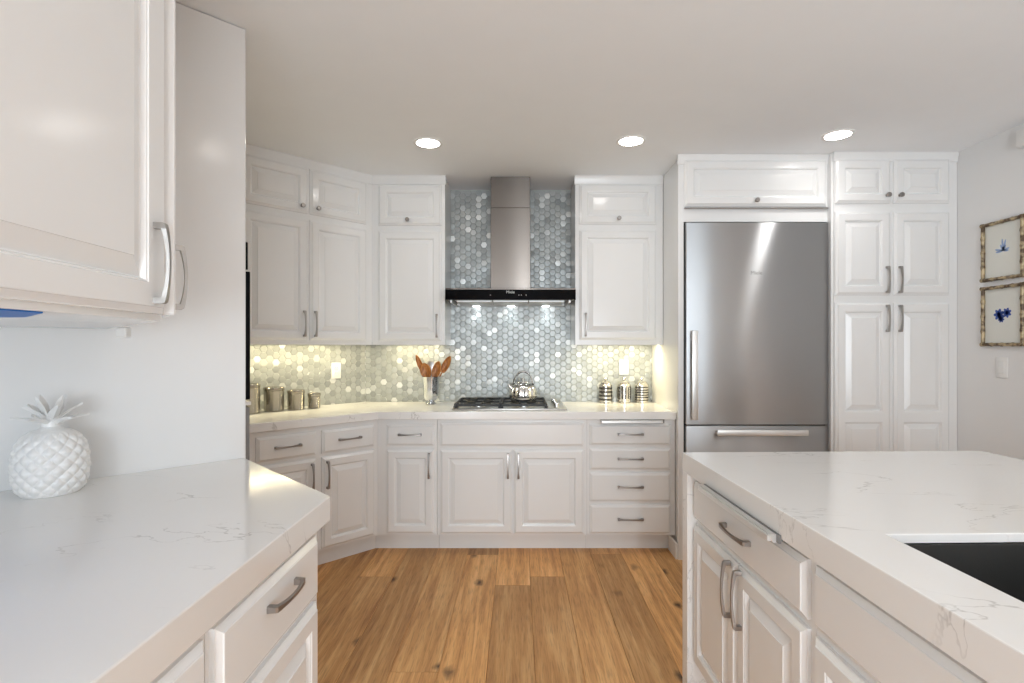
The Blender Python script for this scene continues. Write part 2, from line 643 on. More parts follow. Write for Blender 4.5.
bm = B(); box(bm, -2.9, WX + 0.1, RY - 0.1, BY + 0.1, CEIL, CEIL + 0.1)
struct('ceiling', bm, 'ceiling')
bm = B(); box(bm, -1.30, WX + 0.1, BY, BY + 0.1, 0, CEIL)
struct('wall_back', bm, 'wall')
bm = B(); prism(bm, [(-1.167, 4.07), (-1.24, 4.14), (-2.80, 2.58), (-2.66, 2.577)], 0, CEIL)
struct('wall_corner', bm, 'wall')
bm = B(); prism(bm, [(-2.66, 2.577), (-2.80, 2.577), (-1.66, 1.44), (-1.56, 1.476)], 0, CEIL)
struct('wall_oven_side', bm, 'wall')
bm = B(); box(bm, LX - 0.1, LX + 0.004, RY, 1.478, 0, CEIL)
struct('wall_left', bm, 'wall')
bm = B()
box(bm, WX, WX + 0.1, -0.75, BY, 0, CEIL)
box(bm, WX, WX + 0.1, RY, -2.45, 0, CEIL)
box(bm, WX, WX + 0.1, -2.45, -0.75, 2.15, CEIL)
struct('wall_right', bm, 'wall')
bm = B()
box(bm, WX + 1.1, WX + 1.2, -2.6, -0.6, 0, CEIL)
box(bm, WX + 0.1, WX + 1.2, -2.7, -2.6, 0, CEIL)
box(bm, WX + 0.1, WX + 1.2, -0.6, -0.5, 0, CEIL)
box(bm, WX, WX + 1.2, -2.7, -0.5, CEIL, CEIL + 0.1)
box(bm, WX, WX + 1.2, -2.7, -0.5, -0.1, -0.012)
struct('wall_hall_added', bm, 'wall')  # unseen hall and wall opening added to darken the refrigerator's reflection
bm = B()
box(bm, LX, -0.95, RY - 0.1, RY, 0, CEIL)
box(bm, 1.75, WX, RY - 0.1, RY, 0, CEIL)
box(bm, -0.95, 1.75, RY - 0.1, RY, 2.15, CEIL)
box(bm, -0.95, 1.75, RY - 0.1, RY, 0, 0.15)
struct('wall_rear', bm, 'wall')
bm = B(); box(bm, 0.986, 1.0, 3.335, 3.50, 0, 0.10, 0.003)
struct('trim_1', bm, 'trim')
bm = B(); box(bm, WX - 0.014, WX, -0.74, 3.26, 0, 0.10, 0.003)
struct('baseboard_right', bm, 'trim')

# hexagon tile on the back wall and the corner wall
FLAT = 0.0465
RAD = FLAT / sqrt(3)


def hex_field(bm, u0, u1, z0, z1, inside, frame):
    """frame(u, z, out) -> world point"""
    cu = 1.5 * RAD
    i = 0
    u = u0
    while u < u1:
        z = z0 + (FLAT / 2 if i % 2 else 0)
        while z < z1:
            if inside(u, z):
                t1, t2 = random.gauss(0, 0.022), random.gauss(0, 0.022)
                rings = []
                for rr, out in ((RAD * 0.97, 0.001), (RAD * 0.96, 0.0028), (RAD * 0.90, 0.0041), (RAD * 0.78, 0.0043)):
                    rg = []
                    for k in range(6):
                        a = pi / 3 * k
                        du, dz = rr * cos(a), rr * sin(a)
                        o = out + (t1 * du + t2 * dz if out > 0.002 else 0)
                        rg.append(bm.verts.new(frame(u + du, z + dz, o)))
                    rings.append(rg)
                for a, b in zip(rings, rings[1:]):
                    for k in range(6):
                        bm.faces.new((a[k], a[(k + 1) % 6], b[(k + 1) % 6], b[k]))
                bm.faces.new(rings[-1])
            z += FLAT
        u += cu
        i += 1


def inside_back(u, z):
    return z < 1.43 or (-0.55 < u < 0.43)


bm = B()
hex_field(bm, -1.145, 1.035, 0.90, CEIL - 0.005, inside_back, lambda u, z, o: (u, BY - 0.002 - o, z))
t = struct('wall_tile_back', bm, 'tile', angle=12)
bm = B()
box(bm, -1.162, 1.018, BY - 0.0035, BY - 0.0005, 0.88, 1.45)
box(bm, -0.52, 0.40, BY - 0.0035, BY - 0.0005, 1.45, CEIL - 0.002)
struct('wall_grout_back', bm, 'grout')
bm = B()
hex_field(bm, 0.02, 1.7, 0.90, 1.44, lambda u, z: True,
          lambda u, z, o: (-1.167 - R2 * u + R2 * (o + 0.002), BY - R2 * u - R2 * (o + 0.002), z))
struct('wall_tile_corner', bm, 'tile', angle=12)
bm = B()
o = 0.003
prism(bm, [(-1.169, BY - 0.003), (-1.169 + R2 * o, BY - 0.003 - R2 * o), (-2.4 + R2 * o, BY - 1.233 - R2 * o), (-2.4, BY - 1.233)], 0.88, 1.45)
struct('wall_grout_corner', bm, 'grout')

# unseen glazing frame added behind the camera, around the rear fill light
def window(name, cx, cy, rz, w, z0, z1):
    root = bpy.data.objects.new(name, None)
    COL.objects.link(root)
    root.location = (cx, cy, 0)
    root.rotation_euler = (0, 0, rz)
    root['kind'] = 'structure'
    bm = B()
    for a, b in ((-w / 2, -w / 2 + 0.06), (w / 2 - 0.06, w / 2), (-0.03, 0.03)):
        box(bm, a, b, 0.02, 0.08, z0, z1)
    box(bm, -w / 2, w / 2, 0.02, 0.08, z0, z0 + 0.06)
    box(bm, -w / 2, w / 2, 0.02, 0.08, z1 - 0.06, z1)
    f = obj('added_window_frame', bm, 'trim', root)
    f['kind'] = 'structure'
    return root


window('added_window_1', 0.40, RY, pi, 2.7, 0.15, 2.15)

# ------------------------------------------------------------------ back run: base cabinets
ZT = 0.864       # underside of the back counter
FY = 3.45        # front of the cabinet boxes


def base_body(parent, poly, z_top, toe, mat='white'):
    bm = B(); prism(bm, poly, 0.112, z_top)
    obj('carcass', bm, mat, parent)
    bm = B(); prism(bm, toe, 0.0, 0.112)
    obj('toe_kick', bm, mat, parent)


# cabinet in the angled corner
c = thing('base_cabinet', 'angled two-door white base cabinet in the left corner, under the tin canisters', 'cabinet', (-0.910, FY, 0), radians(45))
base_body(c, [(-1.0, 0), (0, 0), (0.425, 0.425), (0.25, 0.612), (-1.0, 0.612)], ZT,
          [(-1.0, 0.075), (0.031, 0.075), (0.40, 0.445), (0.25, 0.6), (-1.0, 0.6)])
for a, b in ((-0.377, -0.027), (-0.748, -0.411)):
    d = front('drawer', c, a, b, 0.693, 0.833)
    handle(d, (a + b) / 2, 0.766, False, 0.15)
    d = raised(c, a, b, 0.125, 0.672)
    handle(d, (a + 0.03) if a > -0.4 else (b - 0.03), 0.565, True)

# narrow cabinet
c = thing('base_cabinet', 'narrow white base cabinet with one drawer and one door, left of the cooktop', 'cabinet', (0, FY, 0))
base_body(c, [(-0.909, 0), (-0.522, 0), (-0.522, 0.608), (-0.909, 0.608)], ZT,
          [(-0.940, 0.0752), (-0.522, 0.075), (-0.522, 0.6), (-0.909, 0.6)])
d = front('drawer', c, -0.849, -0.5405, 0.693, 0.833)
handle(d, -0.695, 0.766, False, 0.15)
d = raised(c, -0.849, -0.5405, 0.127, 0.670)
handle(d, -0.572, 0.567, True)

# cooktop cabinet
c = thing('base_cabinet', 'wide white base cabinet with blank panel and two doors, below the cooktop', 'cabinet', (0, FY, 0))
base_body(c, [(-0.520, 0), (0.445, 0), (0.445, 0.608), (-0.520, 0.608)], 0.80,
          [(-0.520, 0.075), (0.445, 0.075), (0.445, 0.6), (-0.520, 0.6)])
bm = B(); box(bm, -0.520, 0.445, 0, 0.03, 0.80, ZT); obj('face_rail', bm, 'white', c)
front('drawer_front', c, -0.502, 0.425, 0.690, 0.843)
d = raised(c, -0.502, -0.036, 0.125, 0.668)
handle(d, -0.065, 0.567, True)
d = raised(c, -0.028, 0.425, 0.125, 0.668)
handle(d, 0.003, 0.567, True)

# drawer stack
c = thing('base_cabinet', 'white base cabinet with a stack of four drawers, beside the refrigerator', 'cabinet', (0, FY, 0))
base_body(c, [(0.446, 0), (1.016, 0), (1.016, 0.608), (0.446, 0.608)], ZT,
          [(0.446, 0.075), (1.016, 0.075), (1.016, 0.6), (0.446, 0.6)])
for z0, z1 in ((0.697, 0.832), (0.538, 0.676), (0.333, 0.519), (0.125, 0.313)):
    d = front('drawer', c, 0.463, 0.985, z0, z1)
    handle(d, 0.724, (z0 + z1) / 2 + 0.004, False, 0.165)


def power_strip(label, loc, rz, L):
    t = thing('power_strip', label, 'power strip', loc, rz, None)
    bm = B()
    # angled housing, face towards -y, under the counter edge
    pr = [(0.0, 0.0), (0.024, 0.0), (0.024, -0.021), (0.008, -0.021)]
    rows = [[bm.verts.new((xx, yy, zz)) for yy, zz in pr] for xx in (-L / 2, L / 2)]
    bridge(bm, rows[0], rows[1])
    bm.faces.new(rows[0]); bm.faces.new(rows[1][::-1])
    obj('housing', bm, 'aluminium', t)
    bm = B()
    box(bm, -L / 2 + 0.002, L / 2 + 0.012, 0.0165, 0.0235, -0.0205, 0.0018, 0.001)
    obj('backing', bm, 'mid_grey', t)
    bm = B()
    box(bm, -L / 2 + 0.004, L / 2 - 0.004, -0.005, 0.010, -0.0195, -0.003, 0.002)
    obj('cover', bm, 'aluminium', t)


power_strip('slim metal power strip under the counter edge, above the four-drawer stack', (0.730, 3.412, ZT - 0.003), 0, 0.40)

# back counter
t = B()
prism(t, [(1.018, 3.42), (1.018, 4.058), (-1.168, 4.058), (-2.06, 3.166), (-1.634, 2.685), (-0.898, 3.42)][::-1], ZT, 0.914, 0.003)
tag(obj('countertop', t, 'quartz', angle=14), 'white quartz countertop bending along the tiled back wall, carrying the cooktop', 'countertop')

# ------------------------------------------------------------------ wall cabinets on the tile
UY = 3.74
UB, UT = 1.345, 2.505


def crown(parent, pts):
    """small moulding along the top front edge; pts are local xy along the face"""
    bm = B()
    prof = [(0.0, UT - 0.035), (-0.006, UT - 0.033), (-0.009, UT - 0.012), (-0.015, UT + 0.006), (-0.016, CEIL - 0.001), (0.0, CEIL - 0.001)]
    rows = []
    for xx in pts:
        rows.append([bm.verts.new((xx, yy, zz)) for yy, zz in prof])
    n = len(prof)
    for i in range(n):
        j = (i + 1) % n
        bm.faces.new((rows[0][i], rows[0][j], rows[1][j], rows[1][i]))
    bm.faces.new(rows[0]); bm.faces.new(rows[1][::-1])
    obj('crown_moulding', bm, 'white', parent)


def light_bar(parent, x0, x1, y, z, gain):
    bm = B(); box(bm, x0, x1, y - 0.012, y + 0.012, z - 0.010, z)
    hb = obj('light_bar', bm, 'bar_lamp', parent)
    d = bpy.data.lights.new('under_cabinet_lamp', 'AREA')
    d.shape = 'RECTANGLE'
    d.size, d.size_y = x1 - x0, 0.02
    d.energy = UNDER_POWER * (x1 - x0) * 2 * gain
    d.color = (1.0, 0.87, 0.54)
    l = bpy.data.objects.new('under_cabinet_lamp', d)
    l.location = ((x0 + x1) / 2, y, z - 0.013)
    l.parent = parent
    COL.objects.link(l)


c = thing('wall_cabinet', 'angled white upper cabinet with four doors, in the left corner', 'cabinet', (-1.024, UY, 0), radians(45))
bm = B(); prism(bm, [(-1.05, 0), (0, 0), (0.215, 0.215), (0.125, 0.32), (-1.05, 0.32)], UB + 0.02, CEIL - 0.002)
obj('carcass', bm, 'white', c)
bm = B(); box(bm, -1.05, -0.001, 0.0, 0.02, UB, UB + 0.02); obj('light_rail', bm, 'white', c)
crown(c, (-1.05, 0.0))
for i, (a, b) in enumerate(((-0.448, -0.048), (-0.863, -0.460))):
    d = raised(c, a, b, 1.372, 2.143)
    handle(d, a + 0.03 if i == 0 else b - 0.03, 1.478, True, mat='nickel')
    d = raised(c, a, b, 2.182, 2.470)
    knob(d, a + 0.045 if i == 0 else b - 0.045, 2.222)
light_bar(c, -0.95, -0.05, 0.20, UB + 0.018, 0.95)

c = thing('wall_cabinet', 'narrow white upper cabinet beside the hood, over the utensil vase', 'cabinet', (0, UY, 0))
bm = B(); box(bm, -1.023, -0.512, 0, 0.322, UB + 0.02, CEIL - 0.002); obj('carcass', bm, 'white', c)
bm = B(); box(bm, -1.023, -0.512, 0, 0.02, UB, UB + 0.02); box(bm, -0.532, -0.512, 0.02, 0.322, UB, UB + 0.02); obj('light_rail', bm, 'white', c)
crown(c, (-1.023, -0.506))
d = raised(c, -0.978, -0.535, 1.372, 2.143); handle(d, -0.567, 1.478, True)
d = raised(c, -0.978, -0.535, 2.181, 2.466); knob(d, -0.769, 2.216)
light_bar(c, -0.96, -0.60, 0.20, UB + 0.018, 1.0)

c = thing('wall_cabinet', 'white upper cabinet between the hood and the refrigerator, over three silver jars', 'cabinet', (0, UY, 0))
bm = B(); box(bm, 0.402, 1.017, 0, 0.322, UB + 0.02, CEIL - 0.002); obj('carcass', bm, 'white', c)
bm = B(); box(bm, 0.402, 1.017, 0, 0.02, UB, UB + 0.02); box(bm, 0.402, 0.422, 0.02, 0.322, UB, UB + 0.02); obj('light_rail', bm, 'white', c)
crown(c, (0.396, 1.017))
d = raised(c, 0.430, 0.968, 1.380, 2.148); handle(d, 0.472, 1.486, True)
d = raised(c, 0.430, 0.968, 2.188, 2.470); knob(d, 0.703, 2.226)
light_bar(c, 0.50, 1.0, 0.13, UB + 0.018, 1.35)

# ------------------------------------------------------------------ range hood
h = thing('range_hood', 'wall-mounted steel chimney hood with black glass front, above the cooktop', 'range hood', (-0.052, 0, 0))
bm = B(); box(bm, -0.141, 0.139, 3.75, 4.055, 1.73, 2.31, 0.002); obj('chimney', bm, 'steel_hood', h)
bm = B(); box(bm, -0.139, 0.137, 3.752, 4.055, 2.31, CEIL - 0.002, 0.002); obj('chimney_extension', bm, 'steel_hood', h)
bm = B(); box(bm, -0.447, 0.447, 3.664, 4.055, 1.655, 1.735, 0.002); obj('canopy', bm, 'steel_hood', h)
bm = B(); box(bm, -0.448, 0.448, 3.652, 3.663, 1.653, 1.724, 0.0015)
g = obj('glass_panel', bm, 'black_glass', h)
text(g, 'Miele', (0.0, 3.6515, 1.706), 0.027, 'logo')
for xx in (-0.14, 0.055, 0.072, 0.105):
    bm = B(); box(bm, xx, xx + 0.006, 3.6508, 3.653, 1.684, 1.688)
    obj('touch_control', bm, 'logo', g)
bm = B()
for i in range(3):
    x0 = -0.375 + i * 0.2515
    box(bm, x0, x0 + 0.247, 3.70, 3.965, 1.640, 1.656, 0.003)
obj('grease_filter', bm, 'filter_steel', h)
for s in (-1, 1):
    bm = B(); box(bm, min(s * 0.40, s * 0.415), max(s * 0.40, s * 0.415), 3.67, 4.05, 1.634, 1.656, 0.002)
    obj('side_rail', bm, 'filter_steel', h)
bm = B(); box(bm, -0.40, 0.40, 3.97, 4.05, 1.638, 1.656, 0.002); obj('lamp_rail', bm, 'filter_steel', h)
for xx in (-0.262, 0.0, 0.262):
    bm = B(); lathe(bm, [(0.0, -0.003), (0.026, -0.003), (0.028, 0.0), (0.030, 0.002)], 24, (xx, 4.022, 1.637))
    obj('lamp', bm, 'hood_lamp', h)
    spot_light('hood_spot', (xx, 4.022, 1.630), HOOD_POWER, (0.86, 0.96, 1.0), radians(115), 0.8, 0.02, parent=h)

# ------------------------------------------------------------------ cooktop
c = thing('cooktop', 'steel gas cooktop with black cast iron grates, set into the back counter', 'cooktop', (-0.055, 3.755, 0.9142))
bm = B(); box(bm, -0.38, 0.38, -0.245, 0.245, 0, 0.010, 0.004, 2); obj('plate', bm, 'steel_plain', c)
for gx in (-0.215, 0.095):
    bm = B()
    hw, hd = 0.148, 0.215
    for yy in (-hd, hd):
        box(bm, gx - hw, gx + hw, yy - 0.007, yy + 0.007, 0.022, 0.040, 0.003)
    for xx in (-hw, hw):
        box(bm, gx + xx - 0.007, gx + xx + 0.007, -hd, hd, 0.022, 0.040, 0.003)
    box(bm, gx - hw, gx + hw, -0.006, 0.006, 0.024, 0.040, 0.002)
    for yy in (-0.108, 0.108):
        for k in range(4):
            a = pi / 4 + k * pi / 2
            t = bmesh.new()
            box(t, 0.035, 0.125, -0.005, 0.005, 0.026, 0.041, 0.002)
            merge(bm, t, Matrix.Translation((gx, yy, 0)) @ Matrix.Rotation(a, 4, 'Z'))
    for xx in (-hw, hw):
        for yy in (-hd, hd):
            box(bm, gx + xx - 0.010, gx + xx + 0.010, yy - 0.010, yy + 0.010, 0.010, 0.026, 0.002)
    obj('grate', bm, 'iron', c)
    for yy in (-0.108, 0.108):
        bm = B(); lathe(bm, [(0, 0.010), (0.050, 0.010), (0.050, 0.016), (0.040, 0.020), (0.038, 0.022), (0, 0.022)], 28, (gx, yy, 0))
        bn = obj('burner', bm, 'steel_plain', c)
        bm = B(); lathe(bm, [(0, 0.022), (0.034, 0.022), (0.034, 0.028), (0.030, 0.030), (0, 0.030)], 28, (gx, yy, 0))
        obj('burner_cap', bm, 'black', bn)
for yy in (-0.15, -0.05, 0.05, 0.15):
    bm = B(); lathe(bm, [(0.020, 0.010), (0.020, 0.014), (0.016, 0.016), (0.0145, 0.034), (0.012, 0.036), (0, 0.036)], 24, (0.315, yy, 0))
    obj('control_knob', bm, 'chrome', c)

# ------------------------------------------------------------------ kettle on the back burner
k = thing('kettle', 'polished fluted kettle standing on the cooktop rear grate', 'kettle', (0.037, 3.82, 0.9552))
bm = B()
pr = [(0, 0), (0.080, 0), (0.092, 0.006), (0.0965, 0.03), (0.095, 0.055), (0.087, 0.082), (0.072, 0.104), (0.055, 0.116), (0.040, 0.121), (0, 0.122)]
lathe(bm, pr, 96, mod=lambda a, z: 1 + 0.09 * (abs(cos(5 * a)) - 0.5) * min(1.0, max(0.0, z / 0.03)) * (1 if z < 0.11 else 0.2))
obj('body', bm, 'chrome', k, angle=60)
bm = B(); lathe(bm, [(0.042, 0.119), (0.040, 0.125), (0.026, 0.130), (0.006, 0.132), (0.005, 0.138), (0.011, 0.142), (0.013, 0.148), (0.009, 0.153), (0, 0.154)], 32)
obj('lid', bm, 'chrome', k)
bm = B(); tube(bm, [(-0.080, -0.02, 0.078), (-0.096, -0.026, 0.095), (-0.106, -0.030, 0.110)], [0.016, 0.010, 0.008], 14); obj('spout', bm, 'chrome', k)
bm = B()
pts = [(-0.070 * cos(a) * 1.0, 0, 0.100 + 0.098 * sin(a)) for a in [pi * i / 16 for i in range(17)]]
tube(bm, pts, 0.0045, 8)
hd = obj('handle', bm, 'chrome', k)
bm = B(); tube(bm, [(-0.070 * cos(a), 0, 0.100 + 0.098 * sin(a)) for a in [pi * (5 + i) / 16 for i in range(7)]], 0.008, 10)
obj('grip', bm, 'chrome', hd)
for s in (-1, 1):
    bm = B(); lathe(bm, [(0, 0), (0.010, 0), (0.011, 0.008), (0.007, 0.014), (0, 0.015)], 16, (s * 0.066, 0, 0.100)); obj('handle_mount', bm, 'black', k)

# ------------------------------------------------------------------ utensil vase and its utensils
VX, VY = -0.640, 3.915
bm = B()
outer = [(0.0, 0.0), (0.036, 0.0), (0.040, 0.003), (0.037, 0.010), (0.024, 0.016), (0.030, 0.022), (0.048, 0.035), (0.054, 0.06), (0.056, 0.10), (0.061, 0.15), (0.069, 0.198)]
inner = [(0.066, 0.198), (0.058, 0.15), (0.053, 0.10), (0.051, 0.06), (0.044, 0.040), (0.0, 0.032)]
lathe(bm, outer + inner, 80, mod=lambda a, z: 1 + 0.05 * (abs(cos(5 * a)) - 0.6) * (1 if 0.03 < z < 0.19 else 0))
o = obj('utensil_vase', bm, 'silver_vase', None, angle=50)
o.location = (VX, VY, 0.9145)
tag(o, 'silvery fluted footed vase holding cooking utensils, on the counter near the cooktop', 'vase')


def spoon(name, label, base, tip, head, bw, mat, group=None, slot=False):
    """long handle from base towards tip; flat oval head about the tip"""
    base, tip = Vector(base), Vector(tip)
    d = (tip - base).normalized()
    root = thing(name, label, 'utensil', (VX + base.x, VY + base.y, 0.9145 + base.z), 0, group)
    bm = B()
    L = (tip - base).length
    tube(bm, [d * s for s in (0, L * 0.4, L * 0.7, L - head * 0.9)], [0.0055, 0.005, 0.0045, 0.006], 8)
    obj('handle', bm, mat, root)
    bm = B()
    z = d
    yv = Vector((0, 1, 0))
    xv = yv.cross(z).normalized()
    yv = z.cross(xv).normalized()
    n, m = 14, 10
    lay = []
    for side in (1, -1):
        rows = []
        for i in range(n + 1):
            s = i / n
            w = bw * max(0.12, sin(pi * min(1, 0.10 + 0.90 * s)) ** 0.55) if i < n else bw * 0.12
            ww = []
            for j in range(m + 1):
                q = j / m * 2 - 1
                depth = 0.010 * (1 - q * q) * sin(pi * s) + (0.003 if side > 0 else 0)
                p = d * (L - head + head * s) + xv * (w * q) + yv * depth
                ww.append(bm.verts.new(p))
            rows.append(ww)
        for i in range(n):
            for j in range(m):
                bm.faces.new((rows[i][j], rows[i][j + 1], rows[i + 1][j + 1], rows[i + 1][j]))
        lay.append(rows)
    A, C2 = lay
    for i in range(n):
        for j in (0, m):
            bm.faces.new((A[i][j], A[i + 1][j], C2[i + 1][j], C2[i][j]))
    for i in (0, n):
        for j in range(m):
            bm.faces.new((A[i][j], A[i][j + 1], C2[i][j + 1], C2[i][j]))
    obj('bowl', bm, mat, root)
    return root


spoon('wooden_spoon', 'slim wooden spoon leaning furthest left in the utensil vase', (0.010, 0.014, 0.045), (-0.112, 0.016, 0.358), 0.135, 0.019, 'spoon')
spoon('wooden_spoon', 'broad wooden spoon in the utensil vase, just left of the steel spatula', (0.014, -0.018, 0.048), (-0.050, -0.024, 0.298), 0.110, 0.040, 'spoon')
spoon('wooden_spoon', 'broad wooden spoon in the utensil vase, just right of the steel spatula', (-0.010, -0.016, 0.048), (0.062, -0.020, 0.312), 0.125, 0.032, 'spoon')
spoon('wooden_spoon', 'wooden spoon leaning furthest right in the utensil vase', (-0.014, 0.018, 0.046), (0.140, 0.020, 0.348), 0.135, 0.027, 'spoon')
r = thing('steel_spatula', 'steel spatula standing upright in the middle of the utensil vase', 'utensil', (VX, VY, 0.9145))
bm = B(); tube(bm, [(0.0, 0.0, 0.044), (0.0, 0.0, 0.22)], 0.005, 8); obj('handle', bm, 'nickel', r)
bm = B(); prism(bm, [(-0.024, -0.002), (0.024, -0.002), (0.022, 0.002), (-0.022, 0.002)], 0.20, 0.31, 0.001); obj('blade', bm, 'nickel', r)

# ------------------------------------------------------------------ ribbed canisters (descending sizes)
def canister(x, y, r, hgt, label):
    t = thing('canister', label, 'canister', (x, y, 0.9145), 0, 'ribbed tin canisters')
    pr = [(0, 0), (r - 0.004, 0), (r - 0.001, 0.002)]
    z = 0.006
    i = 0
    while z < hgt - 0.026:
        pr += [(r, z), (r - 0.0014, z + 0.003)]
        z += 0.006
    pr += [(r - 0.001, hgt - 0.022), (r - 0.004, hgt - 0.020), (0, hgt - 0.020)]
    bm = B(); lathe(bm, pr, 48); obj('body', bm, 'canister', t, angle=20)
    bm = B(); lathe(bm, [(0, hgt - 0.020), (r + 0.001, hgt - 0.020), (r + 0.002, hgt - 0.017), (r + 0.002, hgt - 0.004), (r, hgt - 0.001), (r - 0.006, hgt), (r - 0.010, hgt - 0.003), (0, hgt - 0.003)], 48)
    obj('lid', bm, 'canister', t)


canister(-1.692, 3.34, 0.070, 0.184, 'largest ribbed tin canister, partly hidden by the oven edge')
canister(-1.589, 3.47, 0.0615, 0.155, 'second largest ribbed tin canister in the corner row')
canister(-1.479, 3.55, 0.054, 0.130, 'second smallest ribbed tin canister in the corner row')
canister(-1.389, 3.63, 0.041, 0.103, 'smallest ribbed tin canister, at the right end of the corner row')

# ------------------------------------------------------------------ three silver jars
def jar(x, label, style):
    t = thing('jar', label, 'jar', (x, 3.995, 0.9145), 0, 'silver lidded jars')
    r, hgt = 0.049, 0.142
    if style == 'flute':
        bm = B()
        lathe(bm, [(0, 0), (0.045, 0), (r, 0.004), (r, 0.02), (r, hgt - 0.012), (r - 0.006, hgt - 0.003), (0.036, hgt), (0, hgt)], 96)
        obj('body', bm, 'mercury', t)
        bm = B()
        for i in range(14):
            a = 2 * pi * i / 14
            tt = bmesh.new(); box(tt, -0.0055, 0.0055, -0.003, 0.003, 0.028, hgt - 0.022, 0.0025)
            merge(bm, tt, Matrix.Rotation(a, 4, 'Z') @ Matrix.Translation((0, -r + 0.001, 0)))
        p = obj('fluting', bm, 'mercury_dark', t); p['label'] = 'dark vertical flutes'
    else:
        bm = B()
        lathe(bm, [(0, 0), (0.045, 0), (r, 0.004), (r, hgt - 0.012), (r - 0.006, hgt - 0.003), (0.036, hgt), (0, hgt)], 64)
        obj('body', bm, 'mercury', t)
        n = 4 if style == 'bands' else 6
        for i in range(n):
            z = 0.016 + i * (hgt - 0.030) / n
            hh = (hgt - 0.03) / n * (0.62 if n == 4 else 0.55)
            bm = B(); lathe(bm, [(r - 0.002, z), (r + 0.001, z + 0.001), (r + 0.001, z + hh - 0.001), (r - 0.002, z + hh)], 64)
            p = obj('band', bm, 'mercury_dark', t); p['label'] = 'dark band'
    bm = B()
    lathe(bm, [(0.037, hgt - 0.002), (0.038, hgt + 0.008), (0.030, hgt + 0.015), (0.010, hgt + 0.019), (0.005, hgt + 0.023), (0.009, hgt + 0.028), (0.012, hgt + 0.035), (0.008, hgt + 0.042), (0, hgt + 0.043)], 40)
    obj('lid', bm, 'mercury', t)


jar(0.657, 'silver lidded jar with four wide dark bands, leftmost of the three jars', 'bands')
jar(0.797, 'silver lidded jar with dark vertical flutes, between the two banded jars', 'flute')
jar(0.927, 'silver lidded jar with narrow dark bands, nearest the refrigerator panel', 'stripes')


# ------------------------------------------------------------------ outlets and switch
def wall_plate(name, label, cat, loc, rz, kind):
    t = thing(name, label, cat, loc, rz)
    bm = B(); box(bm, -0.036, 0.036, -0.006, 0.0, -0.058, 0.058, 0.003, 2); obj('plate', bm, 'plastic', t)
    if kind == 'outlet':
        for z in (0.021, -0.021):
            bm = B(); box(bm, -0.017, 0.017, -0.008, -0.004, z - 0.015, z + 0.015, 0.004, 2)
            s = obj('socket', bm, 'plastic', t)
            bm = B()
            for xx in (-0.007, 0.005):
                box(bm, xx, xx + 0.002, -0.0084, -0.0078, z - 0.002, z + 0.007)
            obj('slot', bm, 'dark_slot', s)
    else:
        bm = B(); box(bm, -0.017, 0.017, -0.0085, -0.004, -0.034, 0.034, 0.0015)
        obj('rocker', bm, 'plastic', t)


wall_plate('outlet', 'white power outlet on the tiled corner wall, above the tin canisters', 'outlet', (-1.336 + R2 * 0.0085, 3.901 - R2 * 0.0085, 1.158), radians(45), 'outlet')
wall_plate('outlet', 'white power outlet on the back tile, above the silver jars', 'outlet', (0.807, BY - 0.0085, 1.175), 0, 'outlet')
wall_plate('light_switch', 'white rocker light switch on the right wall, below the framed prints', 'switch', (WX - 0.0005, 2.98, 1.216), radians(-90), 'switch')

t = thing('wall_chime', 'small white box high on the right wall near the ceiling', 'wall box', (WX - 0.0005, 2.744, 2.392), radians(-90))
bm = B(); box(bm, -0.11, 0.11, -0.045, 0.0, 0.0, 0.095, 0.005, 2); obj('housing', bm, 'plastic', t)
bm = B()
for i in range(5):
    box(bm, -0.08, 0.08, -0.0462, -0.044, 0.02 + i * 0.012, 0.023 + i * 0.012)
obj('grille', bm, 'wall', t)

# ------------------------------------------------------------------ framed prints
def framed(label, yc, zc, w, hgt, flower):
    t = thing('picture_frame', label, 'picture', (WX - 0.001, yc, zc), radians(-90), 'bamboo framed botanical prints')
    bm = B()
    random.seed(int(zc * 100))
    def rod(p, q):
        p, q = Vector(p), Vector(q)
        n = 24
        rr = []
        for i in range(n + 1):
            s = i / n
            rr.append(0.0095 + 0.0025 * max(0, cos(2 * pi * s * 4)) ** 6)
        tube(bm, [p.lerp(q, i / n) for i in range(n + 1)], rr, 10)
    a, b = w / 2 - 0.010, hgt / 2 - 0.010
    rod((-w / 2, -0.013, b), (w / 2, -0.013, b)); rod((-w / 2, -0.013, -b), (w / 2, -0.013, -b))
    rod((-a, -0.013, -hgt / 2), (-a, -0.013, hgt / 2)); rod((a, -0.013, -hgt / 2), (a, -0.013, hgt / 2))
    obj('frame', bm, 'bamboo', t)
    bm = B(); box(bm, -a, a, -0.006, -0.001, -b, b); p = obj('print', bm, 'paper', t)
    bm = B()
    def petal(cx, cz, ang, L, wd):
        vs = []
        for i in range(14):
            q = 2 * pi * i / 14
            u, v = L / 2 * (1 + cos(q)), wd * sin(q)
            vs.append(bm.verts.new((cx + u * cos(ang) - v * sin(ang), -0.0063, cz + u * sin(ang) + v * cos(ang))))
        bm.faces.new(vs)
    if flower == 'bloom':
        for cx, cz, s in ((-0.022, 0.006, 1.0), (0.020, 0.012, 0.85), (-0.010, -0.016, 0.6)):
            for kk in range(7):
                petal(cx * 1.15, cz * 1.2, kk * 2 * pi / 7 + cx * 20, 0.034 * s, 0.0095 * s)
        f = obj('flower_drawing', bm, 'blue_ink', p, smooth=False)
    else:
        for kk, (ang, L) in enumerate(((95, 0.06), (75, 0.055), (115, 0.035), (60, 0.03), (165, 0.045), (15, 0.035), (185, 0.04), (-5, 0.03))):
            petal(0.0, -0.005, radians(ang), L * 1.15, 0.006)
        f = obj('flower_drawing', bm, 'pale_ink', p, smooth=False)
    f['label'] = 'blue botanical drawing'


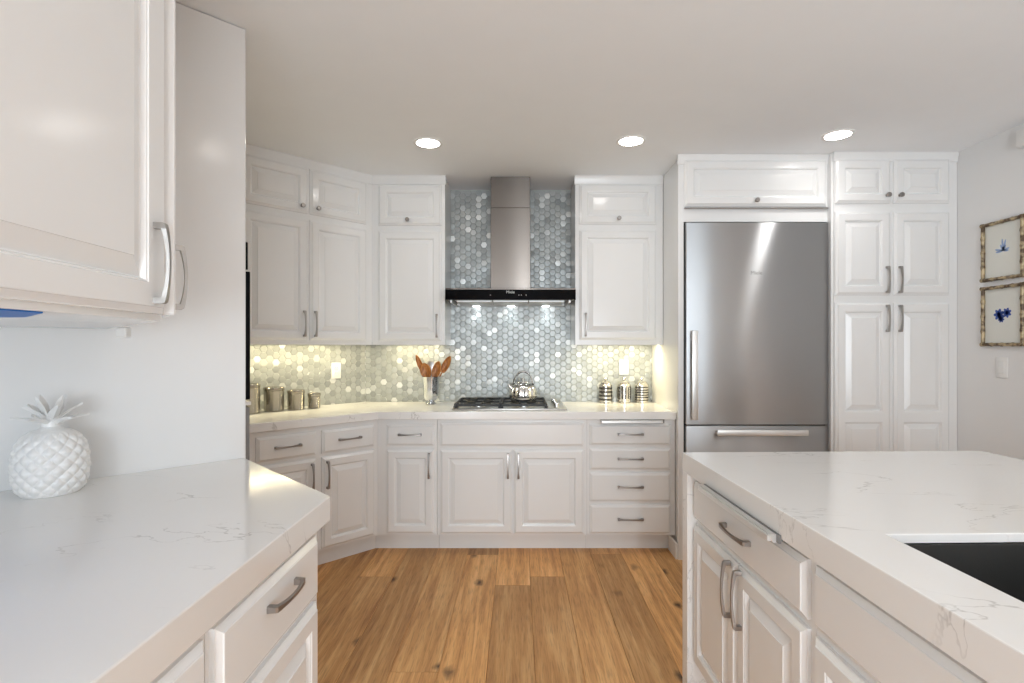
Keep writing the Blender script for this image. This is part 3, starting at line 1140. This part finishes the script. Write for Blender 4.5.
framed('upper bamboo-framed print with a pale blue spiky plant, on the right wall', 2.970, 1.872, 0.262, 0.336, 'fern')
framed('lower bamboo-framed print with dark blue blossoms, above the light switch', 2.970, 1.505, 0.262, 0.342, 'bloom')

# ------------------------------------------------------------------ refrigerator and its surround
FRY = 3.33
c = thing('refrigerator_surround', 'white cabinet housing around the refrigerator with one wide door above it', 'cabinet', (0, FRY, 0))
bm = B(); prism(bm, [(1.001, 0), (1.0345, 0), (1.0345, 0.725), (1.020, 0.725), (1.020, 0.02), (1.001, 0.02)], 0, CEIL - 0.002); obj('side_panel', bm, 'white', c)
bm = B(); box(bm, 1.932, 1.946, -0.04, 0.725, 0, CEIL - 0.002); obj('side_panel', bm, 'white', c)
bm = B(); box(bm, 1.034, 1.932, 0, 0.70, 2.112, CEIL - 0.002); obj('carcass', bm, 'white', c)
crown(c, (0.995, 1.932))
bm = B(); box(bm, 1.036, 1.93, -0.018, 0, 2.190, 2.199, 0.002); obj('lip_moulding', bm, 'nickel', c)
d = raised(c, 1.037, 1.922, 2.207, 2.495)
knob(d, 1.478, 2.238)

f = thing('refrigerator', 'tall built-in stainless steel refrigerator with bottom freezer drawer', 'refrigerator', (1.483, FRY, 0))
bm = B(); box(bm, -0.446, 0.444, 0.012, 0.70, 0.10, 2.106); obj('cabinet_body', bm, 'black', f)
bm = B(); box(bm, -0.438, 0.443, -0.022, 0.011, 0.848, 2.103, 0.003, 2)
d = obj('door', bm, 'steel', f)
text(d, 'Miele', (-0.003, -0.0222, 1.790), 0.034, 'logo_dark')
bm = B(); box(bm, -0.418, -0.382, -0.078, -0.060, 0.884, 1.430, 0.003, 2)
for z in (0.92, 1.39):
    box(bm, -0.410, -0.390, -0.061, -0.021, z - 0.02, z + 0.02, 0.002)
obj('door_handle', bm, 'aluminium', d)
bm = B(); box(bm, -0.438, 0.443, -0.022, 0.011, 0.115, 0.840, 0.003, 2)
d = obj('freezer_drawer', bm, 'steel', f)
bm = B(); box(bm, -0.265, 0.292, -0.078, -0.060, 0.787, 0.822, 0.003, 2)
for xx in (-0.235, 0.262):
    box(bm, xx - 0.02, xx + 0.02, -0.061, -0.021, 0.795, 0.815, 0.002)
obj('drawer_handle', bm, 'aluminium', d)
bm = B(); box(bm, -0.44, 0.44, 0.03, 0.05, 0.0, 0.10); obj('toe_grille', bm, 'black', f)

# ------------------------------------------------------------------ pantry
PY = 3.285
c = thing('pantry_cabinet', 'tall white pantry cabinet with three pairs of doors, right of the refrigerator', 'cabinet', (0, PY, 0))
bm = B(); box(bm, 1.947, WX - 0.003, 0, 0.77, 0.10, CEIL - 0.002); obj('carcass', bm, 'white', c)
bm = B(); box(bm, 1.947, WX - 0.003, 0.06, 0.77, 0.0, 0.10); obj('toe_kick', bm, 'white', c)
crown(c, (1.94, WX - 0.003))
cols = ((1.950, 2.287), (2.309, 2.651))
for i, (a, b) in enumerate(cols):
    hx = b - 0.028 if i == 0 else a + 0.028
    d = raised(c, a, b, 2.214, 2.485); knob(d, hx, 2.258)
    d = raised(c, a, b, 1.649, 2.160); handle(d, hx, 1.742, True, mat='nickel')
    d = front('door', c, a, b, 0.12, 1.602, [(0.172, 0.870), (0.932, 1.55)])
    handle(d, hx, 1.505, True, mat='nickel')

# ------------------------------------------------------------------ tall oven cabinet beside the left counter
c = thing('oven_cabinet', 'tall white oven cabinet whose smooth side panel rises behind the ceramic pineapple', 'cabinet', (-1.026, 2.010, 0), radians(135))
# local x runs along the oven front, local y into the cabinet
bm = B(); box(bm, 0.0, 0.87, 0.0, 0.748, 0.0, CEIL - 0.002, 0.003); obj('carcass', bm, 'white', c)
bm = B(); box(bm, 0.035, 0.835, -0.012, 0.0, 1.79, 2.47, 0.003); obj('door', bm, 'white', c)
f = thing('double_wall_oven', 'black wall oven seen edge-on at the end of the tall white side panel', 'oven', (-1.026, 2.010, 0), radians(135))
bm = B(); box(bm, 0.02, 0.80, -0.014, -0.001, 1.625, 1.730, 0.002); obj('control_panel', bm, 'black_glass', f)
bm = B(); box(bm, 0.02, 0.80, -0.022, -0.001, 1.130, 1.618, 0.002); d = obj('door', bm, 'black_glass', f)
bm = B(); tube(bm, [(0.22, -0.048, 1.575), (0.68, -0.048, 1.575)], 0.010, 12)
for xx in (0.24, 0.66):
    tube(bm, [(xx, -0.02, 1.575), (xx, -0.048, 1.575)], 0.007, 8)
obj('handle', bm, 'steel_plain', d)
bm = B(); box(bm, 0.016, 0.80, -0.024, -0.001, 1.108, 1.122, 0.001); obj('divider_trim', bm, 'steel_plain', f)
bm = B(); box(bm, 0.02, 0.80, -0.020, -0.001, 0.60, 1.100, 0.002); d = obj('door', bm, 'mid_grey', f)
bm = B(); tube(bm, [(0.22, -0.048, 1.055), (0.68, -0.048, 1.055)], 0.010, 12)
for xx in (0.24, 0.66):
    tube(bm, [(xx, -0.02, 1.055), (xx, -0.048, 1.055)], 0.007, 8)
obj('handle', bm, 'steel_plain', d)

# ------------------------------------------------------------------ left counter and cabinets
LZ = 0.846
bm = B()
prism(bm, [(-0.534, -0.8), (-0.524, 1.488), (-1.0285, 2.0025), (-1.556, 1.475), (-1.556, -0.8)], LZ, 0.914, 0.003)
tag(obj('countertop', bm, 'quartz', angle=14), 'white quartz countertop in the left foreground, under the ceramic pineapple', 'countertop')
c = thing('base_cabinet', 'white base cabinet under the left counter end, its drawer handle in full view', 'cabinet', (-0.552, 0.94, 0), radians(90))
# local x = +Y, local y = -X
base_body(c, [(0, 0), (0.522, 0), (1.015, 0.493), (0.53, 0.985), (0, 0.985)], LZ - 0.001,
          [(0, 0.07), (0.49, 0.07), (0.94, 0.52), (0.53, 0.95), (0, 0.95)])
d = front('drawer', c, 0.012, 0.490, 0.664, 0.826)
handle(d, 0.263, 0.772, False, 0.150)
d = raised(c, 0.012, 0.490, 0.125, 0.648)
handle(d, 0.05, 0.54, True)
c = thing('base_cabinet', 'white base cabinet nearest the camera under the left counter, cut by the frame', 'cabinet', (-0.552, 0.0, 0), radians(90))
base_body(c, [(-0.8, 0), (0.938, 0), (0.938, 0.985), (-0.8, 0.985)], LZ - 0.001,
          [(-0.8, 0.07), (0.938, 0.07), (0.938, 0.95), (-0.8, 0.95)])
for a, b in ((0.44, 0.918), (-0.06, 0.42)):
    d = front('drawer', c, a, b, 0.664, 0.826); handle(d, (a + b) / 2, 0.755, False, 0.170)
    d = raised(c, a, b, 0.125, 0.648); handle(d, a + 0.035, 0.54, True)

# upper cabinet in the left foreground
c = thing('wall_cabinet', 'large white upper cabinet in the left foreground, over the ceramic pineapple', 'cabinet', (-0.795, 1.190, 0), radians(94))
ca, sa = cos(radians(94)), sin(radians(94))


def to_local(px, py):
    dx, dy = px + 0.795, py - 1.190
    return (dx * ca + dy * sa, -dx * sa + dy * ca)


foot = [to_local(-0.7117, 0.0), (0, 0), to_local(-1.315, 1.7105), to_local(-1.553, 1.4765), to_local(-1.553, 0.0)]
bm = B(); prism(bm, foot, 1.388, CEIL - 0.002, 0.002); obj('carcass', bm, 'white', c)
d = front('door', c, -0.585, -0.012, 1.402, 2.47, [(1.465, 2.41)], rail=0.068, slope=0.036)
handle(d, -0.060, 1.508, True, 0.172, mat='nickel')
d = front('door', c, -1.17, -0.595, 1.402, 2.47, [(1.465, 2.41)], rail=0.068, slope=0.036)
# door on the angled end, facing the oven
e = bpy.data.objects.new('end_door', None)
p0, p1 = Vector((0, 0)), Vector(foot[2])
dv = (p1 - p0)
bm = B(); box(bm, 0.006, dv.length - 0.03, -0.028, -0.0005, 1.402, 2.47, 0.004)
d = obj('end_door', bm, 'white', c)
d.rotation_euler = (0, 0, math.atan2(dv.y, dv.x))
hh = handle(d, 0.05, 1.494, True, 0.152, y=-0.030, mat='nickel')
bpy.data.objects.remove(e)
bm = B(); prism(bm, [to_local(-0.74, 0.10), to_local(-0.78, 0.875), to_local(-0.925, 1.0), to_local(-1.25, 1.0), to_local(-1.25, 0.10)][::-1], 1.3855, 1.3878)
p = obj('underside_liner', bm, 'blue', c); p['label'] = 'blue underside liner'
bx, by = to_local(-1.165, 1.575)
bm = B(); box(bm, bx - 0.014, bx + 0.014, by - 0.014, by + 0.014, 1.358, 1.3878, 0.003); obj('mounting_block', bm, 'plastic', c)

# ------------------------------------------------------------------ ceramic pineapple
p = thing('pineapple_jar', 'white ceramic pineapple with spiky leaf crown on the left counter', 'ornament', (-1.333, 1.522, 0.9145))
bm = B()
NB, H = 140, 0.178
prof = []
for i in range(NB + 1):
    s = i / NB
    z = H * s
    r = 0.085 * (max(0.0, 1 - abs((s - 0.45) / 0.62) ** 2.8)) ** 0.5
    prof.append((max(r, 0.042), z))


def diamonds(a, z):
    s = z / H
    if s < 0.03 or s > 0.965:
        return 1.0
    u = a * 14 / (2 * pi)
    v = s * 5.0
    q = abs(sin(pi * (u + v))) * abs(sin(pi * (u - v)))
    return 0.965 + 0.085 * q ** 0.6


lathe(bm, [(0, 0)] + prof + [(0, H)], 200, mod=diamonds)
obj('body', bm, 'ceramic', p, angle=60)
bm = B(); lathe(bm, [(0.040, H - 0.004), (0.039, H + 0.001), (0.029, H + 0.004), (0.021, H + 0.012), (0.020, H + 0.05), (0.0, H + 0.056)], 40)
ld = obj('lid', bm, 'ceramic', p)


def leaf(bm, ang, z, L, rise, droop, w):
    n = 10
    ax, ay = cos(ang), sin(ang)
    prev = None
    for i in range(n + 1):
        s = i / n
        r = 0.016 + L * s
        zz = z + rise * s - droop * s * s
        ww = w * (1 - s) ** 0.7 * (0.6 + 1.2 * s if s < 0.4 else 1.08)
        th = 0.006 * (1 - 0.7 * s)
        c0 = Vector((ax * r, ay * r, zz))
        sd = Vector((-ay, ax, 0))
        ring = [bm.verts.new(c0 + sd * ww + Vector((0, 0, 0.004))), bm.verts.new(c0 + Vector((0, 0, th))),
                bm.verts.new(c0 - sd * ww + Vector((0, 0, 0.004))), bm.verts.new(c0 - Vector((0, 0, th)))]
        if prev:
            bridge(bm, prev, ring)
        prev = ring
    bm.faces.new(prev)


bm = B()
va = math.atan2(-1.5, 1.338)
for k in range(6):
    leaf(bm, va + pi / 6 + k * pi / 3, H + 0.022, 0.070, 0.030, 0.014, 0.016)
for k in range(5):
    leaf(bm, va + 0.2 + k * 2 * pi / 5, H + 0.034, 0.054, 0.050, 0.012, 0.017)
for k in range(4):
    leaf(bm, va + 0.6 + k * pi / 2, H + 0.042, 0.026, 0.062, 0.006, 0.016)
obj('crown', bm, 'ceramic', ld, angle=50)

# ------------------------------------------------------------------ island
IX0, IX1, IY0, IY1 = 0.655, 1.862, -0.65, 2.107
SX0, SX1, SY0, SY1 = 0.800, 1.230, 0.36, 1.180
IZ = 0.842
bm = B()
zt, zb = 0.914, 0.894
outer_t = [bm.verts.new((x, y, zt)) for x, y in ((IX0, IY0), (IX1, IY0), (IX1, IY1), (IX0, IY1))]
inner_t = [bm.verts.new((x, y, zt)) for x, y in ((SX0, SY0), (SX1, SY0), (SX1, SY1), (SX0, SY1))]
inner_b = [bm.verts.new((x, y, zb)) for x, y in ((SX0, SY0), (SX1, SY0), (SX1, SY1), (SX0, SY1))]
ap = 0.030
ap_t = [bm.verts.new((x, y, zb)) for x, y in ((IX0 + ap, IY0 + ap), (IX1 - ap, IY0 + ap), (IX1 - ap, IY1 - ap), (IX0 + ap, IY1 - ap))]
ap_b = [bm.verts.new((x, y, IZ)) for x, y in ((IX0 + ap, IY0 + ap), (IX1 - ap, IY0 + ap), (IX1 - ap, IY1 - ap), (IX0 + ap, IY1 - ap))]
outer_b = [bm.verts.new((x, y, IZ)) for x, y in ((IX0, IY0), (IX1, IY0), (IX1, IY1), (IX0, IY1))]
for a, b in ((outer_t, inner_t), (inner_t, inner_b), (inner_b, ap_t), (ap_t, ap_b), (ap_b, outer_b), (outer_b, outer_t)):
    bridge(bm, a, b)
bmesh.ops.recalc_face_normals(bm, faces=bm.faces[:])
ed = [e for e in bm.edges if all(v in outer_t for v in e.verts) or all(v in inner_t for v in e.verts)]
bmesh.ops.bevel(bm, geom=ed, offset=0.0025, segments=2, affect='EDGES', profile=0.5)
isl = tag(obj('island_countertop', bm, 'quartz', angle=14), 'white quartz island top with black sink cutout and waterfall end, right foreground', 'countertop')
bm = B(); box(bm, IX0, IX1, IY1 - 0.055, IY1, 0.0, IZ - 0.0005, 0.001); obj('waterfall_end', bm, 'quartz', isl, angle=14)

s = thing('sink', 'black undermount sink sunk into the island top', 'sink', ((SX0 + SX1) / 2, (SY0 + SY1) / 2, 0.893))
bm = B()
hx, hy = (SX1 - SX0) / 2, (SY1 - SY0) / 2
prev = None
for d, z in ((-0.02, -0.001), (0.004, -0.001), (0.006, -0.006), (0.010, -0.18), (0.022, -0.21), (0.05, -0.218)):
    lp = [bm.verts.new(q) for q in ((-hx + d, -hy + d, z), (hx - d, -hy + d, z), (hx - d, hy - d, z), (-hx + d, hy - d, z))]
    if prev:
        bridge(bm, prev, lp)
    prev = lp
bm.faces.new(prev)
# outside shell gives the basin its thickness
o1 = [bm.verts.new(q) for q in ((-hx - 0.02, -hy - 0.02, -0.012), (hx + 0.02, -hy - 0.02, -0.012), (hx + 0.02, hy + 0.02, -0.012), (-hx - 0.02, hy + 0.02, -0.012))]
o2 = [bm.verts.new(q) for q in ((-hx - 0.004, -hy - 0.004, -0.23), (hx + 0.004, -hy - 0.004, -0.23), (hx + 0.004, hy + 0.004, -0.23), (-hx - 0.004, hy + 0.004, -0.23))]
bridge(bm, o1, o2); bm.faces.new(o2)
obj('basin', bm, 'sink', s, angle=30)
bm = B(); lathe(bm, [(0, -0.214), (0.030, -0.214), (0.044, -0.2155), (0.046, -0.2178)], 32); obj('drain', bm, 'nickel', s)

ICX = 0.690
c = thing('island_cabinet', 'white island cabinet with drawer and two doors, beside the waterfall end', 'cabinet', (ICX, 2.048, 0), radians(-90))
base_body(c, [(0, 0), (0.788, 0), (0.788, 1.13), (0, 1.13)], IZ - 0.002, [(0, 0.07), (0.788, 0.07), (0.788, 1.10), (0, 1.10)])
d = front('drawer', c, 0.010, 0.767, 0.674, 0.819)
handle(d, 0.405, 0.754, False, 0.180)
d = raised(c, 0.010, 0.386, 0.125, 0.652); handle(d, 0.352, 0.560, True, 0.18)
d = raised(c, 0.392, 0.767, 0.125, 0.652); handle(d, 0.428, 0.560, True, 0.18)

c = thing('island_cabinet', 'white island sink cabinet with wide blank front panel, in the right foreground', 'cabinet', (ICX, 1.258, 0), radians(-90))
bm = B()
box(bm, 0, 0.018, 0, 1.13, 0.112, IZ - 0.002); box(bm, 0.922, 0.94, 0, 1.13, 0.112, IZ - 0.002)
box(bm, 0.018, 0.922, 0, 0.020, 0.112, IZ - 0.002); box(bm, 0.018, 0.922, 1.11, 1.13, 0.112, IZ - 0.002)
box(bm, 0.018, 0.922, 0.02, 1.11, 0.112, 0.13)
obj('carcass', bm, 'white', c)
bm = B(); box(bm, 0, 0.94, 0.07, 1.10, 0, 0.112); obj('toe_kick', bm, 'white', c)
front('drawer_front', c, 0.010, 0.925, 0.674, 0.819)
d = raised(c, 0.010, 0.465, 0.125, 0.652); handle(d, 0.428, 0.560, True, 0.18)
d = raised(c, 0.471, 0.925, 0.125, 0.652); handle(d, 0.508, 0.560, True, 0.18)

power_strip('slim metal power strip under the island counter edge, above the island drawer', (0.6310, 1.615, IZ + 0.008), radians(-90), 0.50)

# ------------------------------------------------------------------ recessed ceiling lights
def downlight(x, y, label, group=None, power=DOWN_POWER):
    t = thing('ceiling_light', label, 'ceiling light', (x, y, CEIL), 0, group)
    bm = B(); lathe(bm, [(0.085, -0.0005), (0.085, -0.004), (0.078, -0.006), (0.068, -0.004), (0.066, -0.0015)], 40); obj('trim_ring', bm, 'trim', t)
    bm = B(); lathe(bm, [(0.0, -0.003), (0.066, -0.003), (0.067, -0.001)], 40); obj('lens', bm, 'lamp', t)
    spot_light('downlight', (0, 0, -0.012), power, (1.0, 0.98, 0.96), radians(130), 0.8, 0.05, parent=t)


downlight(-0.529, 3.135, 'round recessed ceiling light left of the chimney hood')
downlight(0.658, 3.105, 'round recessed ceiling light just right of the chimney hood')
downlight(1.811, 3.017, 'round recessed ceiling light in front of the refrigerator')
downlight(0.20, 1.18, 'round recessed ceiling light over the aisle between the two near counters', None, 3.5)
for x, y in ((0.90, -0.9), (1.81, 0.6), (-0.53, -2.0), (1.2, -2.0)):  # extra fixtures added out of view to raise the fill light
    downlight(x, y, 'added recessed ceiling light for fill, out of view', 'added ceiling lights out of view', 10)

# the island stands slightly turned against the room
ROT = radians(1.45)
PV = Vector((0.650, 2.107, 0))
for ob in [ob for ob in S.objects if ob.parent is None and (ob.name.startswith('island_') or ob.name in ('sink', 'power_strip.001'))]:
    ob.matrix_world = Matrix.Translation(PV) @ Matrix.Rotation(ROT, 4, 'Z') @ Matrix.Translation(-Vector((0.655, 2.107, 0))) @ Matrix.LocRotScale(ob.location, ob.rotation_euler, None)
